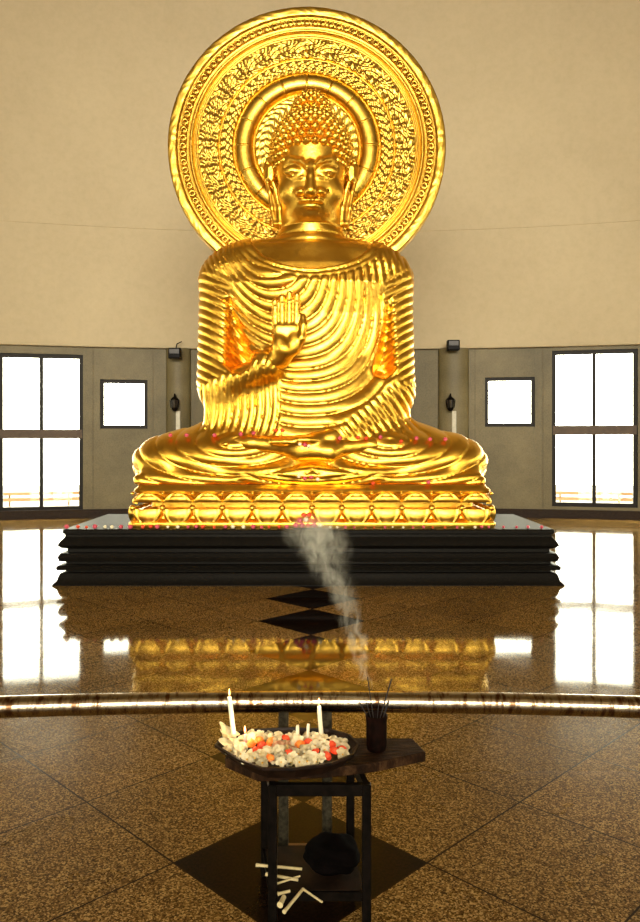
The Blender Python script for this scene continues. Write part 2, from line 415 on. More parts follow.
# ------------------------------------------------------------------ lotus pedestal
LF, LB = 8.62, 10.02
LCX = (312-320)/F*LF; lz = ptop
ltop = CAMZ-(485-HOR)*LF/F
lh = ltop-lz; lhx = 367/2/F*LF-.05; lcy = (LF+LB)/2; lhy = (LB-LF)/2
t_lotus = thing('lotus_pedestal', (LCX, lcy, lz), 'gold pedestal with two rows of lotus petals between plinth and seated statue', 'pedestal')
bm = bmesh.new()
prof = [(.05, 0), (.06, .03), (.055, .055), (.02, .07), (-.02, .10), (-.04, .47*lh-.03), (-.16, .5*lh-.02), (-.16, .5*lh+.03), (-.07, .5*lh+.045), (-.04, .78*lh), (.0, .80*lh), (.01, .85*lh), (.0, .9*lh), (-.02, .93*lh), (-.04, lh)]
rect_loft(bm, LCX, lcy, lhx, lhy, [(o_+0, lz+z) for o_, z in prof], .10, 5)
from_bm('core', bm, GOLD, t_lotus, smooth=True, sharp=40)
def petal_mesh(w, h, down, bulge):
    vs_, fs = [], []; nu, nv = 12, 10
    for j in range(nv+1):
        v_ = j/nv
        hw_ = w/2*(1-.0*v_)*max(0, 1-v_**2.6)**.85 if down else w/2*max(0, 1-v_**2.4)**.85
        for i in range(nu+1):
            u = -1+2*i/nu
            rim = .022*math.exp(-((abs(u)-.86)/.10)**2)+.022*math.exp(-((v_-.88)/.08)**2)*(1-abs(u)**3)
            o_ = bulge*(1-u*u)**.5*math.sin(PI*min(1, .25+v_*.70))+rim+.012
            if i in (0, nu) or j == nv: o_ = -.012
            vs_.append((u*hw_, -o_, (-v_ if down else v_)*h))
    for j in range(nv):
        for i in range(nu):
            a = j*(nu+1)+i; fs.append((a, a+1, a+nu+2, a+nu+1))
    me = bpy.data.meshes.new('petal'); me.from_pydata(vs_, [], fs); me.update(); me.materials.append(GOLD)
    me.polygons.foreach_set('use_smooth', [True]*len(me.polygons)); return me
NP = 12; pw = 2*lhx/NP
m_lo = petal_mesh(pw*1.06, .40*lh, True, .05); m_up = petal_mesh(pw*1.06, .24*lh, False, .05)
def put(me, x, y, z, rz):
    o = bpy.data.objects.new('petal', me); col.objects.link(o); o.parent = t_lotus
    o.location = Vector((x, y, z))-t_lotus.location; o.rotation_euler = (0, 0, rz)
for k in range(NP):
    x = LCX-lhx+pw*(k+.5)
    put(m_lo, x, LF+.0, lz+.47*lh-.02, 0); put(m_up, x, LF+.02, lz+.59*lh, 0)
NS = 4; pws = 2*lhy/NS
for k in range(NS):
    y = lcy-lhy+pws*(k+.5)
    for sgn in (-1, 1):
        put(m_lo, LCX+sgn*(lhx-.0), y, lz+.5*lh-.03, sgn*PI/2); put(m_up, LCX+sgn*(lhx-.045), y, lz+.55*lh, sgn*PI/2)
for k in range(NP+1):
    x = LCX-lhx+pw*k
    for yy_, zz_, rr_ in ((LF-.01, lz+.5*lh-.02, .040), (LF-.005, lz+.80*lh, .022)):
        bm = bmesh.new(); bmesh.ops.create_icosphere(bm, subdivisions=2, radius=rr_, matrix=Matrix.Translation((x, yy_, zz_)))
        from_bm('bead', bm, GOLD, t_lotus, smooth=True)

# ------------------------------------------------------------------ the statue as a sculpted signed-distance form
class Field:
    def __init__(s, xs, ys, zs):
        s.xs, s.ys, s.zs = [np.asarray(a, np.float32) for a in (xs, ys, zs)]
        s.F = np.full((len(xs), len(ys), len(zs)), 1.0, np.float32)
    def sub(s, lo, hi):
        sl = tuple(slice(max(0, int(np.searchsorted(a, l))-1), int(np.searchsorted(a, h))+1) for a, l, h in zip((s.xs, s.ys, s.zs), lo, hi))
        return sl, s.xs[sl[0]][:, None, None], s.ys[sl[1]][None, :, None], s.zs[sl[2]][None, None, :]
    def op(s, fn, lo, hi, k=.05, mode='u'):
        pad = k*1.5+.12
        sl, X, Y, Z = s.sub([l-pad for l in lo], [h+pad for h in hi])
        d = fn(X, Y, Z).astype(np.float32); A = s.F[sl]
        if d.size == 0: return
        if mode == 'u':
            h = np.clip(.5+.5*(A-d)/k, 0, 1); s.F[sl] = A*(1-h)+d*h-k*h*(1-h)
        else:                # smooth subtraction
            h = np.clip(.5-.5*(A+d)/k, 0, 1); s.F[sl] = A*(1-h)-d*h+k*h*(1-h)
    def ell(s, c, r, k=.05, mode='u', rot=0):
        c = Vector(c); ca, sa = math.cos(rot), math.sin(rot)
        def fn(X, Y, Z):
            x, y, z = X-c.x, Y-c.y, Z-c.z
            if rot: x, z = x*ca+z*sa, -x*sa+z*ca
            k0 = np.sqrt((x/r[0])**2+(y/r[1])**2+(z/r[2])**2); k1 = np.sqrt((x/r[0]**2)**2+(y/r[1]**2)**2+(z/r[2]**2)**2)
            return k0*(k0-1)/np.maximum(k1, 1e-4)
        m = max(r); s.op(fn, (c.x-m, c.y-m, c.z-m), (c.x+m, c.y+m, c.z+m), k, mode)
    def cap(s, a, b, ra, rb, k=.05, mode='u', sy=1.0):
        a, b = Vector(a), Vector(b); ab = b-a; L2 = ab.dot(ab)
        def fn(X, Y, Z):
            t = np.clip(((X-a.x)*ab.x+(Y-a.y)*ab.y+(Z-a.z)*ab.z)/L2, 0, 1)
            return np.sqrt((X-a.x-t*ab.x)**2+((Y-a.y-t*ab.y)*sy)**2+(Z-a.z-t*ab.z)**2)-(ra+(rb-ra)*t)
        m = max(ra, rb); s.op(fn, [min(a[i], b[i])-m for i in range(3)], [max(a[i], b[i])+m for i in range(3)], k, mode)
    def chain(s, pts, rs, k=.03, mode='u', sy=1.0):
        for i in range(len(pts)-1): s.cap(pts[i], pts[i+1], rs[i], rs[i+1], k, mode, sy)
    def rbox(s, c, h, r, k=.05, mode='u', shear=0):
        c = Vector(c)
        def fn(X, Y, Z):
            x = np.abs(X-c.x)-h[0]+r; y = np.abs(Y-c.y)-h[1]+r; z = np.abs(Z-c.z-shear*(X-c.x))-h[2]+r
            return np.sqrt(np.maximum(x, 0)**2+np.maximum(y, 0)**2+np.maximum(z, 0)**2)+np.minimum(np.maximum(x, np.maximum(y, z)), 0)-r
        s.op(fn, [c[i]-h[i]-abs(shear)*h[0] for i in range(3)], [c[i]+h[i]+abs(shear)*h[0] for i in range(3)], k, mode)
def surface_nets(fd):
    Fv, g = fd.F, (fd.xs, fd.ys, fd.zs)
    ins = Fv < 0
    c = [ins[i:ins.shape[0]-1+i, j:ins.shape[1]-1+j, k:ins.shape[2]-1+k] for i in (0, 1) for j in (0, 1) for k in (0, 1)]
    anyi = c[0].copy(); alli = c[0].copy()
    for q in c[1:]: anyi |= q; alli &= q
    act = anyi & ~alli; idx = np.argwhere(act)
    vid = np.full(act.shape, -1, np.int32); vid[act] = np.arange(len(idx))
    acc = np.zeros((len(idx), 3)); cnt = np.zeros(len(idx))
    def at(off): return Fv[idx[:, 0]+off[0], idx[:, 1]+off[1], idx[:, 2]+off[2]]
    def pos(off): return np.stack([g[a][idx[:, a]+off[a]] for a in range(3)], 1)
    for ax in range(3):
        o1, o2 = [a for a in range(3) if a != ax]
        for p in (0, 1):
            for q in (0, 1):
                A = [0, 0, 0]; A[o1] = p; A[o2] = q; B = list(A); B[ax] = 1
                fa, fb = at(A), at(B); m = (fa < 0) != (fb < 0)
                t = np.where(m, fa/np.where(m, fa-fb, 1), 0)[:, None]
                acc += np.where(m[:, None], pos(A)*(1-t)+pos(B)*t, 0); cnt += m
    V = acc/cnt[:, None]
    faces = []
    for ax in range(3):
        o1, o2 = [(1, 2), (2, 0), (0, 1)][ax]
        sa = [slice(None)]*3; sb = [slice(None)]*3; sa[ax] = slice(0, -1); sb[ax] = slice(1, None)
        a, b = ins[tuple(sa)], ins[tuple(sb)]
        e = np.argwhere(a != b)
        e = e[(e[:, o1] > 0) & (e[:, o2] > 0) & (e[:, o1] < ins.shape[o1]-1) & (e[:, o2] < ins.shape[o2]-1)]
        flip = a[e[:, 0], e[:, 1], e[:, 2]]
        q = []
        for d1, d2 in ((-1, -1), (0, -1), (0, 0), (-1, 0)):
            m = e.copy(); m[:, o1] += d1; m[:, o2] += d2; q.append(vid[m[:, 0], m[:, 1], m[:, 2]])
        q = np.stack(q, 1); q[~flip] = q[~flip][:, ::-1]; faces.append(q)
    return V, np.concatenate(faces)
def np_mesh(name, V, Q, m, parent):
    me = bpy.data.meshes.new(name); me.vertices.add(len(V)); me.vertices.foreach_set('co', V.astype(np.float32).ravel())
    me.loops.add(Q.size); me.loops.foreach_set('vertex_index', Q.astype(np.int32).ravel())
    me.polygons.add(len(Q)); me.polygons.foreach_set('loop_start', np.arange(0, Q.size, 4, dtype=np.int32))
    me.polygons.foreach_set('use_smooth', np.ones(len(Q), bool)); me.update(calc_edges=True); me.validate()
    me.materials.append(m); o = bpy.data.objects.new(name, me); col.objects.link(o)
    o.parent = parent; o.matrix_parent_inverse = Matrix.Translation(-parent.location); return o

statue = thing('seated_statue', ((312-320)/F*9.3, 9.35, ltop), 'huge golden statue of a robed figure seated cross-legged, right palm raised, halo behind', 'statue')
SX = 312
def hw(px, Y): return px/F*Y
def clothed(fd):
    # torso as a stack of super-elliptic sections
    zz = []; 
    tab = [(228, 20, .22, 9.5), (238, 34, .33, 9.5), (244, 56, .40, 9.48), (254, 78, .46, 9.46), (270, 88, .52, 9.42), (290, 92, .56, 9.40), (320, 82, .52, 9.42), (360, 76, .50, 9.40), (400, 80, .54, 9.38), (440, 96, .60, 9.36), (486, 120, .6, 9.36)]
    zs_ = np.array([CAMZ+(HOR-p)/F*9.4 for p, *_ in tab])[::-1]; A = np.array([q[1]/F*9.45 for q in tab])[::-1]; Bq = np.array([q[2] for q in tab])[::-1]; Yc = np.array([q[3] for q in tab])[::-1]
    cx = (SX-4-320)/F*9.45
    def fn(X, Y, Z):
        a = np.interp(Z, zs_, A); b = np.interp(Z, zs_, Bq); yc = np.interp(Z, zs_, Yc)
        p = 2.3; k0 = ((np.abs(X-cx)/a)**p+(np.abs(Y-yc)/b)**p)**(1/p)
        d = (k0-1)*np.minimum(a, b)*.9
        return np.maximum(d, np.maximum(Z-zs_[-1], zs_[0]-Z))
    fd.op(fn, (-1.8, 8.6, zs_[0]), (1.8, 10.1, zs_[-1]), .03)
    # shoulders and upper arms
    for sx in (-1, 1):
        S = W(306+sx*77, 287, 9.46); E = W(301+sx*88, 388, 9.22)
        if sx == -1: E = W(223, 385, 9.2)
        fd.cap(S, E, .34, .29, .10)
        fd.ell(W(306+sx*62, 265, 9.46), (.5, .40, .26), .18, rot=-sx*.40)
    # right forearm in its sleeve (viewer's left)
    fd.cap(W(224, 385, 9.15), W(268, 365, 8.82), .25, .16, .08)
    # cloth hanging from that forearm into the lap
    fd.rbox(W(240, 405, 9.1), (.40, .18, .40), .12, .10, shear=.25)
    fd.rbox(W(262, 408, 9.0), (.24, .12, .40), .08, .08)
    # left forearm to the lap (viewer's right)
    fd.cap(W(389, 390, 9.2), W(345, 432, 8.92), .26, .19, .08)
    fd.cap(W(389, 400, 9.3), W(378, 432, 9.2), .24, .3, .12)
    # thighs, knees, shins
    for sx in (-1, 1):
        fd.ell(W(SX-2+sx*86, 455, 9.35), (1.10, .62, .38), .10, rot=-sx*.17)
        fd.cap(W(SX+sx*70, 450, 9.45), W(SX-2+sx*141, 461, 9.15), .42, .28, .14)
        fd.cap(W(SX-2+sx*143, 462, 9.13), W(SX+sx*20, 462, 8.93), .27, .19, .10)
        fd.ell(W(SX-2+sx*137, 461, 9.2), (.46, .42, .285), .06)
    fd.rbox(W(SX-2, 480, 9.3), (2.03, .58, .09), .07, .10)
    fd.ell(W(312, 474, 8.85), (.95, .25, .13), .08)
    # lap between
    fd.ell(W(312, 446, 9.05), (1.1, .3, .16), .1)
    # carve the gaps between arm and chest
    for a, b2, r0, r1 in ((W(229, 300, 9.0), W(239, 360, 8.9), .05, .19), (W(390, 302, 9.0), W(384, 366, 8.9), .05, .16)):
        fd.cap(a, b2, r0, r1, .06, 's', sy=.4)

def folds(X, Y, Z):
    px = 320+X/9.2*F; py = HOR-(Z-CAMZ)/9.2*F
    px, py = np.broadcast_arrays(px, py)
    def sm(a, b, v): t = np.clip((v-a)/(b-a), 0, 1); return t*t*(3-2*t)
    def rg(ph, sharp=.34): return np.abs(np.sin(PI*ph))**sharp
    # chest and belly: hanging U folds
    cx = 262+46*np.clip((py-255)/150, 0, 1)
    dx = px-cx; a = np.where(dx < 0, 78, 100.)
    r = (np.abs(dx/a)**2.3+(np.maximum(py-228, 0)/150)**2.3)**(1/2.3)
    tor = rg(r*13.5)
    la = rg((py-.5*(px-200))/8.8); ra = rg((py+.62*(px-420))/8.8)
    slv = rg((px+.18*(py-372)+3*np.sin(py/14))/7.5)
    fore = rg(((px-400)*-.8+(py-395)*.6)/7.5)
    lr = np.sqrt(((px-(SX-72))/104)**2+((py-440)/44)**2); rrr = np.sqrt(((px-(SX+74))/104)**2+((py-440)/44)**2)
    lg = np.where(px < SX, rg(lr*5.2), rg(rrr*5.2))
    fan = rg(np.sqrt(((px-312)/75)**2+((py-460)/22)**2)*4)
    h = tor
    mL = 1-sm(228, 236, px+.0*(py)); mL = mL*sm(268, 292, py+.4*(228-px)); h = h*(1-mL)+la*mL
    mR = sm(380, 388, px)*sm(262, 290, py); h = h*(1-mR)+ra*mR
    mS = (1-sm(278, 285, px))*sm(376, 382, py+.42*(px-224)); h = h*(1-mS)+slv*mS
    mF = sm(-3, 3, (py-441)+.80*(px-322)-0)*sm(378, 386, py+.0*px)*sm(330, 345, px+.5*(py-400)); h = h*(1-mF)+fore*mF
    mG = np.maximum(sm(428, 436, py+.10*np.minimum(np.abs(px-SX)-90, 0)), np.maximum(1-sm(196, 206, px), sm(414, 422, px))*sm(405, 415, py)); h = h*(1-mG)+lg*mG
    mN = sm(470, 474, py)*(1-sm(60, 75, np.abs(px-312))); h = h*(1-mN)+fan*mN
    # collar
    q = np.sqrt(((px-312)/66)**2+((py-230)/43)**2); mc = 1-sm(1.18, 1.26, q); h = h*(1-mc)+rg(q*9)*mc
    amp = .033
    amp = amp*(1-.3*(1-sm(238, 285, py)))*(1-.25*mc)
    return h*amp

def axis(*segs):
    out = []
    for a, b2, st in segs: out += list(np.linspace(a, b2, max(2, int(round((b2-a)/st))+1))[:-1])
    return np.array(out+[segs[-1][1]])
# robe
fd = Field(axis((-2.35, 2.2, .0155)), axis((8.3, 9.3, .024), (9.3, 10.2, .045)), axis((ltop-.02, 4.45, .0155)))
clothed(fd)
sl, X, Y, Z = fd.sub((-9, 0, -9), (9, 99, 9))
band = np.abs(fd.F) < .2
fv = folds(X, Y[:, :1, :], Z)
fd.F -= np.broadcast_to(fv, fd.F.shape)
PX = 320+X/9.1*F; PY = HOR-(Z-CAMZ)/9.1*F
collar = (np.sqrt(((PX-312)/62)**2+((PY-232)/40)**2)-1)*.5
fd.F = np.maximum(fd.F, -np.broadcast_to(collar, fd.F.shape)).astype(np.float32)
fd.F = np.maximum(fd.F, np.broadcast_to(ltop-.0-Z, fd.F.shape)).astype(np.float32)
V, Q = surface_nets(fd); np_mesh('robe', V, Q, GOLD, statue); del fd

# body with head, hands and feet
fd = Field(axis((-2.35, -1.45, .06), (-1.45, -.72, .03), (-.72, .52, .0125), (.52, 1.3, .03), (1.3, 2.2, .06)), axis((8.3, 9.3, .02), (9.3, 10.2, .04)),
           axis((ltop, 1.55, .03), (1.55, 1.85, .015), (1.85, 2.35, .03), (2.35, 3.75, .016), (3.75, 4.2, .02), (4.2, 5.65, .0125), (5.65, 6.1, .02)))
clothed(fd); fd.F += .03
# neck and head
fd.cap(W(311, 226, 9.5), W(311, 262, 9.5), .40, .46, .10)
sl, X, Y, Z = fd.sub((-.7, 8.8, 4.0), (.6, 9.9, 4.3))
fd.F[sl] += (.016*np.exp(-(np.mod(Z-4.0, .105)-.052)**2/.0002)).astype(np.float32)
HX = (311-320)/F*9.3
Ec, Er = Vector((HX, 9.42, 5.22)), (.47, .50, .50)
fd.ell(Ec, Er, .08)
Fc, Fr = Vector((HX, 9.30, 4.80)), (.405, .375, .52)
fd.ell(Fc, Fr, .14)
fd.ell((HX, 9.20, 4.55), (.28, .26, .27), .12)
def face_pt(px, py, off=0.0):
    Y = 9.0
    for _ in range(4):
        x = (px-311)/F*Y; z = CAMZ+(HOR-py)/F*Y
        q = 1-(x/Fr[0])**2-((z-Fc.z)/Fr[2])**2; Y = Fc.y-Fr[1]*math.sqrt(max(q, .03))
        q = 1-(x/Er[0])**2-((z-Ec.z)/Er[2])**2
        if q > 0: Y = min(Y, Ec.y-Er[1]*math.sqrt(q))-.022*min(1, max(0, (183-py)/10))
    return Vector((HX+x, Y-off, z))
fd.ell(face_pt(311, 211, -.04), (.12, .10, .09), .06)
for sx in (-1, 1):
    def fp(dx, py, off=0.0): return face_pt(311+sx*dx, py, off)
    fd.ell(fp(21, 189, -.10), (.15, .13, .16), .08)                     # cheek
    fd.ell(fp(17, 170.5, -.02), (.125, .06, .075), .035)                # closed eyelid
    fd.chain([fp(8, 172, -.005), fp(17, 175, .035), fp(26, 171.5, .0)], [.008, .014, .008], .012, 's')
    fd.chain([fp(8.5, 177, -.01), fp(17, 179, -.005), fp(25, 176, -.015)], [.018]*3, .02)
    fd.chain([fp(4.5, 167, .02), fp(10, 161.5, .012), fp(19, 159, .0), fp(28, 163, -.012), fp(32, 169, -.03)], [.034, .038, .035, .028, .020], .018)
    fd.chain([fp(7.5, 168, .03), fp(17, 164.5, .018), fp(27, 168, .0)], [.026, .02, .014], .02, 's')
    fd.ell(fp(9.5, 194, .045), (.075, .085, .055), .025)                 # nostril wing
    fd.chain([fp(17, 191, .005), fp(20, 199, .005)], [.015, .012], .03, 's')
    # ear with a long pierced lobe
    e = lambda dx, py, Y: W(311+sx*dx, py, Y)
    fd.cap(e(40, 170, 9.42), e(40.5, 178, 9.42), .075, .07, .03)
    fd.chain([e(38, 160, 9.38), e(43, 160, 9.42), e(45.5, 168, 9.45), e(44.5, 180, 9.42), e(41.5, 192, 9.40), e(39, 208, 9.38), e(36, 224, 9.36), e(31.5, 224, 9.34), e(32, 208, 9.36), e(35.5, 190, 9.36), e(38, 182, 9.34)], [.025, .032, .035, .032, .032, .034, .036, .032, .028, .030, .03], .02)
    fd.cap(e(40.5, 167, 9.33), e(40.5, 177, 9.33), .028, .024, .02, 's')
    fd.cap(e(34, 222, 9.38), e(37, 195, 9.40), .022, .022, .02)
fd.chain([face_pt(311, 163, .005), face_pt(311, 178, .05), face_pt(311, 194, .115)], [.042, .050, .082], .03)   # nose
for sx in (-1, 1): fd.ell(face_pt(311+sx*5.5, 198.5, .085), (.028, .03, .018), .015, 's')
fd.ell(face_pt(311, 202.5, .035), (.15, .075, .034), .018); fd.ell(face_pt(311-7, 201.5, .035), (.07, .06, .03), .02); fd.ell(face_pt(311+7, 201.5, .035), (.07, .06, .03), .02)
fd.ell(face_pt(311, 208, .035), (.115, .07, .038), .018)
fd.ell(face_pt(311, 213.5, .02), (.13, .05, .022), .03, 's')
fd.ell(Vector((HX, 9.42, 5.67)), (.23, .24, .28), .12)
# raised right hand, palm forward
def P(px, py, dy=0): return W(px, py, 8.68+dy)
fd.chain([W(236, 382, 9.1), W(262, 369, 8.86), P(279, 358, .06), P(285, 350)], [.19, .145, .125, .13], .04)
fd.rbox(P(286.5, 337, .01), (.165, .075, .17), .07, .05)
fd.ell(P(279, 345, -.05), (.075, .06, .11), .04); fd.ell(P(294, 344, -.045), (.065, .055, .12), .04)
for i, (bx, tx, ty) in enumerate(((275.5, 275, 299), (282.3, 282, 294.5), (289.3, 289.5, 291), (296.3, 297, 292.5))):
    by = 325
    pts = [P(bx, by), P(bx*.6+tx*.4, by*.62+ty*.38, -.012), P(bx*.25+tx*.75, by*.28+ty*.72, -.02), P(tx, ty+2.5, -.035)]
    fd.chain(pts, [.047, .043, .041, .036], .012)
    for f_ in (.38, .70): fd.cap(P(bx-3, by+(ty-by)*f_, -.06), P(bx+3, by+(ty-by)*f_, -.06), .012, .012, .012, 's')
fd.chain([P(294, 350, -.02), P(301.5, 338, -.05), P(303.5, 325, -.04), P(303, 316, -.02)], [.06, .05, .044, .036], .025)
# left hand lying in the lap, palm up
def Q_(px, py, Y=8.72): return W(px, py, Y)
fd.chain([Q_(350, 430, 8.92), Q_(332, 439, 8.80), Q_(316, 440, 8.74)], [.15, .12, .10], .05)
fd.ell(Q_(304, 440, 8.72), (.22, .15, .065), .05)
for i in range(4):
    fd.chain([Q_(298, 438.5+i*1.2, 8.84-i*.07), Q_(285, 437.8+i*1.3, 8.82-i*.07), Q_(270+i, 437+i*1.6, 8.80-i*.06)], [.042, .038, .030], .012)
fd.chain([Q_(314, 436, 8.86), Q_(303, 433.5, 8.86), Q_(295, 433, 8.84)], [.05, .042, .034], .02)
# soles resting on the thighs
for pts in ([(330, 452, 8.72), (290, 447, 8.74), (250, 443, 8.80), (228, 441, 8.86)], [(300, 452, 8.74), (335, 449, 8.76), (372, 445, 8.82), (392, 443.5, 8.88)]):
    fd.chain([W(*p) for p in pts], [.13, .115, .095, .075], .04)
for sx, cx_, cy_, Y in ((-1, 226, 441, 8.88), (1, 394, 443.5, 8.9)):
    for i in range(5): fd.ell(W(cx_+sx*(2-i*.4), cy_-1.5+i*1.2, Y+.1-i*.06), (.055, .035, .03), .015)
V, Q = surface_nets(fd); np_mesh('body', V, Q, GOLD, statue); del fd

# hair: rows of small round curls over the skull and the topknot
bm = bmesh.new()
def curl(p, nrm, r):
    M = Matrix.Translation(p) @ nrm.to_track_quat('Z', 'Y').to_matrix().to_4x4()
    g0 = bmesh.ops.create_icosphere(bm, subdivisions=2, radius=r, matrix=M)
    for v in g0['verts']: pass
    bmesh.ops.create_icosphere(bm, subdivisions=1, radius=r*.45, matrix=Matrix.Translation(p+nrm*r*.8))
def over(c, rad, zmin, sp, r):
    nlat = int(PI/2*rad[2]*1.3/sp)
    for i in range(nlat*2):
        ph = PI*(i+.35)/(2*nlat); z = math.cos(ph)
        cr = math.sin(ph); n_ = max(1, int(2*PI*cr*rad[0]/sp))
        for k in range(n_):
            th = 2*PI*(k+.5*(i % 2))/n_
            p = Vector((rad[0]*cr*math.sin(th), -rad[1]*cr*math.cos(th), rad[2]*z)); w = c+p
            zl = zmin(p) if callable(zmin) else zmin
            if w.z < zl: continue
            nn = Vector((p.x/rad[0]**2, p.y/rad[1]**2, p.z/rad[2]**2)).normalized()
            curl(w, nn, r)
over(Ec, (.475, .505, .50), lambda p: 5.175-.34*(abs(p.x)/.47)**2 if p.y < .1 else 4.72, .104, .056)
over(Vector((HX, 9.42, 5.67)), (.225, .235, .30), 5.60, .090, .048)
from_bm('hair', bm, GOLD, statue, smooth=True, sharp=80)

# halo
HC = W(307, 149.5, 9.92); hr = 138.5/F*9.92; U = hr/138.5
t_prof = []
def halo_depth(rr_, th):
    d = .10
    def gr(r0, w, a): return -a*np.exp(-((rr_-r0)/w)**2)
    d = d+.035*np.exp(-((rr_-133)/8)**2)+.0*th
    d = d+gr(127.5, .9, .03)+gr(117.5, .9, .03)+gr(112, .8, .035)+gr(108.5, .7, .025)+.02*np.exp(-((rr_-114.7)/1.6)**2)
    d = d+gr(87, .9, .035)-.035*np.exp(-((rr_-122.5)/3.4)**4)+gr(72.5, 1.0, .05)+gr(53, 1.2, .06)
    # ornament of the two carved bands
    band1 = np.where((rr_ > 89) & (rr_ < 107), 1, 0); band2 = np.where((rr_ > 74) & (rr_ < 86), 1, 0); band0 = np.where(rr_ < 50, 1, 0)
    sc = np.sin(th*48+2.5*np.sin(rr_*.35))*np.sin(rr_*.70+1.6*np.sin(th*24))+.5*np.sin(th*96+rr_)*np.cos(rr_*1.1)
    d = d+band1*.013*sc+band2*.011*(np.sin(th*60+1.5*np.sin(rr_*.8))*np.cos(rr_*.52*2))+band0*.006*np.sin(th*36+np.sin(rr_*.4)*2)*np.sin(rr_*.6)
    outer = np.where(rr_ > 128, 1, 0); d = d+outer*.0025*np.sin(th*41+rr_*.5+2*np.sin(th*17))*np.sin(rr_*.6+2*np.sin(th*23))
    roll = np.clip(1-((rr_-62.5)/9.0)**2, 0, 1)**.5
    segc = np.abs(((th*16/(2*PI)+.5) % 1)-.5)
    d = d+roll*.085*(1-.35*np.exp(-(segc/.018)**2))
    return d
rs = np.concatenate([np.arange(2, 136.5, .8), np.array([137.3, 138.0, 138.5])]); nth = 864
th = np.linspace(0, 2*PI, nth, endpoint=False)
RR, TH = np.meshgrid(rs, th, indexing='ij'); D = halo_depth(RR, TH)
D[-1] = -.02; D[-2] = .06
Xh = HC.x+RR*U*np.sin(TH); Zh = HC.z+RR*U*np.cos(TH); Yh = HC.y-D
V = np.stack([Xh, Yh, Zh], -1).reshape(-1, 3); nr = len(rs)
ii, jj = np.meshgrid(np.arange(nr-1), np.arange(nth), indexing='ij'); j2 = (jj+1) % nth
Q = np.stack([ii*nth+jj, ii*nth+j2, (ii+1)*nth+j2, (ii+1)*nth+jj], -1).reshape(-1, 4)
# back face rings
nb = len(V); backr = [138.5, 90, 40, 2]
Vb = np.concatenate([np.stack([HC.x+r*U*np.sin(th), np.full(nth, HC.y+.06), HC.z+r*U*np.cos(th)], -1) for r in backr]); V = np.concatenate([V, Vb])
jj = np.arange(nth); j2 = (jj+1) % nth
links_ = [(nr-1)*nth, nb, nb+nth, nb+2*nth, nb+3*nth]
for a, b2 in zip(links_, links_[1:]): Q = np.concatenate([Q, np.stack([a+jj, a+j2, b2+j2, b2+jj], -1)])
halo = np_mesh('halo', V, Q, GOLD_H, statue)
bm = bmesh.new()
me_ring = None
for k in range(96):
    a = 2*PI*k/96; c = Vector((HC.x+122.5*U*math.sin(a), HC.y-.12, HC.z+122.5*U*math.cos(a)))
    pts = [c+Vector((.036*math.cos(q), -.0, .036*math.sin(q))) for q in [2*PI*i/8 for i in range(9)]]
    tube(bm, pts, .017, 5, False)
from_bm('bead_ring', bm, GOLD_H, halo, smooth=True, sharp=80)
halo.children[0].matrix_parent_inverse = Matrix.Translation(-statue.location) @ Matrix.Identity(4)
halo.children[0].matrix_parent_inverse = (Matrix.Translation(statue.location) @ Matrix.Translation(-statue.location)).inverted()
# post carrying the halo behind the back
bm = bmesh.new(); box(bm, HC.x-.25, HC.x+.25, 9.80, 9.95, ltop, HC.z-.4); from_bm('halo_support', bm, GOLD_H, statue)

# ------------------------------------------------------------------ hand rail in front
RAILZ = .594; RY = 2.906; RRD = .0405
STEEL = mat('scratched_steel', (.5, .44, .34), .2, 1.0); N, L, b = nodes_of(STEEL)
v = coords(N, L, (3, 1, 1)); f = noise(N, L, v, 14, 4, .7)
L.new(ramp(N, L, f, [(.38, (.13, .07, .035)), (.52, (.42, .36, .27)), (.8, (.52, .46, .37))]), b.inputs['Base Color'])
r_ = N.new('ShaderNodeMapRange'); r_.inputs['To Min'].default_value = .32; r_.inputs['To Max'].default_value = .1
L.new(f, r_.inputs['Value']); L.new(r_.outputs[0], b.inputs['Roughness'])
RC = 12.4; rail = thing('hand_rail', (0, RY, 0), 'long curved steel pipe rail running across the hall in front of the statue', 'railing')
bm = bmesh.new(); tube(bm, [(RC*math.sin(a), RY-RC+RC*math.cos(a), RAILZ) for a in np.linspace(-.42, .42, 61)], RRD, 20)
from_bm('pipe', bm, STEEL, rail, smooth=True, sharp=60)
for px in (283.5, 327):
    x = (px-320)/F*RY
    bm = bmesh.new(); box(bm, x-.019, x+.019, RY-.019, RY+.019, 0, RAILZ-.02); bevelled(bm, .004, 1); from_bm('post', bm, POSTM, rail)
bm = bmesh.new(); box(bm, -.145, .045, RY-.03, RY+.03, 0, .03); from_bm('base_plate', bm, speckle('rusty_plate', (.16, .07, .02), (.22, .10, .03), 30, .5), rail)

# ------------------------------------------------------------------ offering table
TT = .498
table = thing('offering_table', (0, 2.65, 0), 'black metal offering table with worn plank top in front of the rail', 'table')
WOOD = mat('charred_wood', (.05, .03, .015), .6, 0, .04); N, L, b = nodes_of(WOOD)
v = coords(N, L, (1, 6, 1)); f = noise(N, L, v, 14, 5, .7)
c = ramp(N, L, f, [(.3, (.005, .003, .002)), (.50, (.02, .009, .004)), (.66, (.065, .032, .014)), (.80, (.26, .17, .09))])
L.new(c, b.inputs['Base Color']); bump(N, L, b, f, .6, .01)
def slab(poly, z0, z1, name, m, parent, bev=.004):
    bm = bmesh.new(); lo_ = [bm.verts.new((p.x, p.y, z0)) for p in poly]; hi = [bm.verts.new((p.x, p.y, z1)) for p in poly]; n = len(poly)
    bm.faces.new(lo_[::-1]); bm.faces.new(hi)
    for i in range(n): bm.faces.new((lo_[i], lo_[(i+1) % n], hi[(i+1) % n], hi[i]))
    bmesh.ops.recalc_face_normals(bm, faces=bm.faces[:])
    if bev: bevelled(bm, bev, 2)
    return from_bm(name, bm, m, parent)
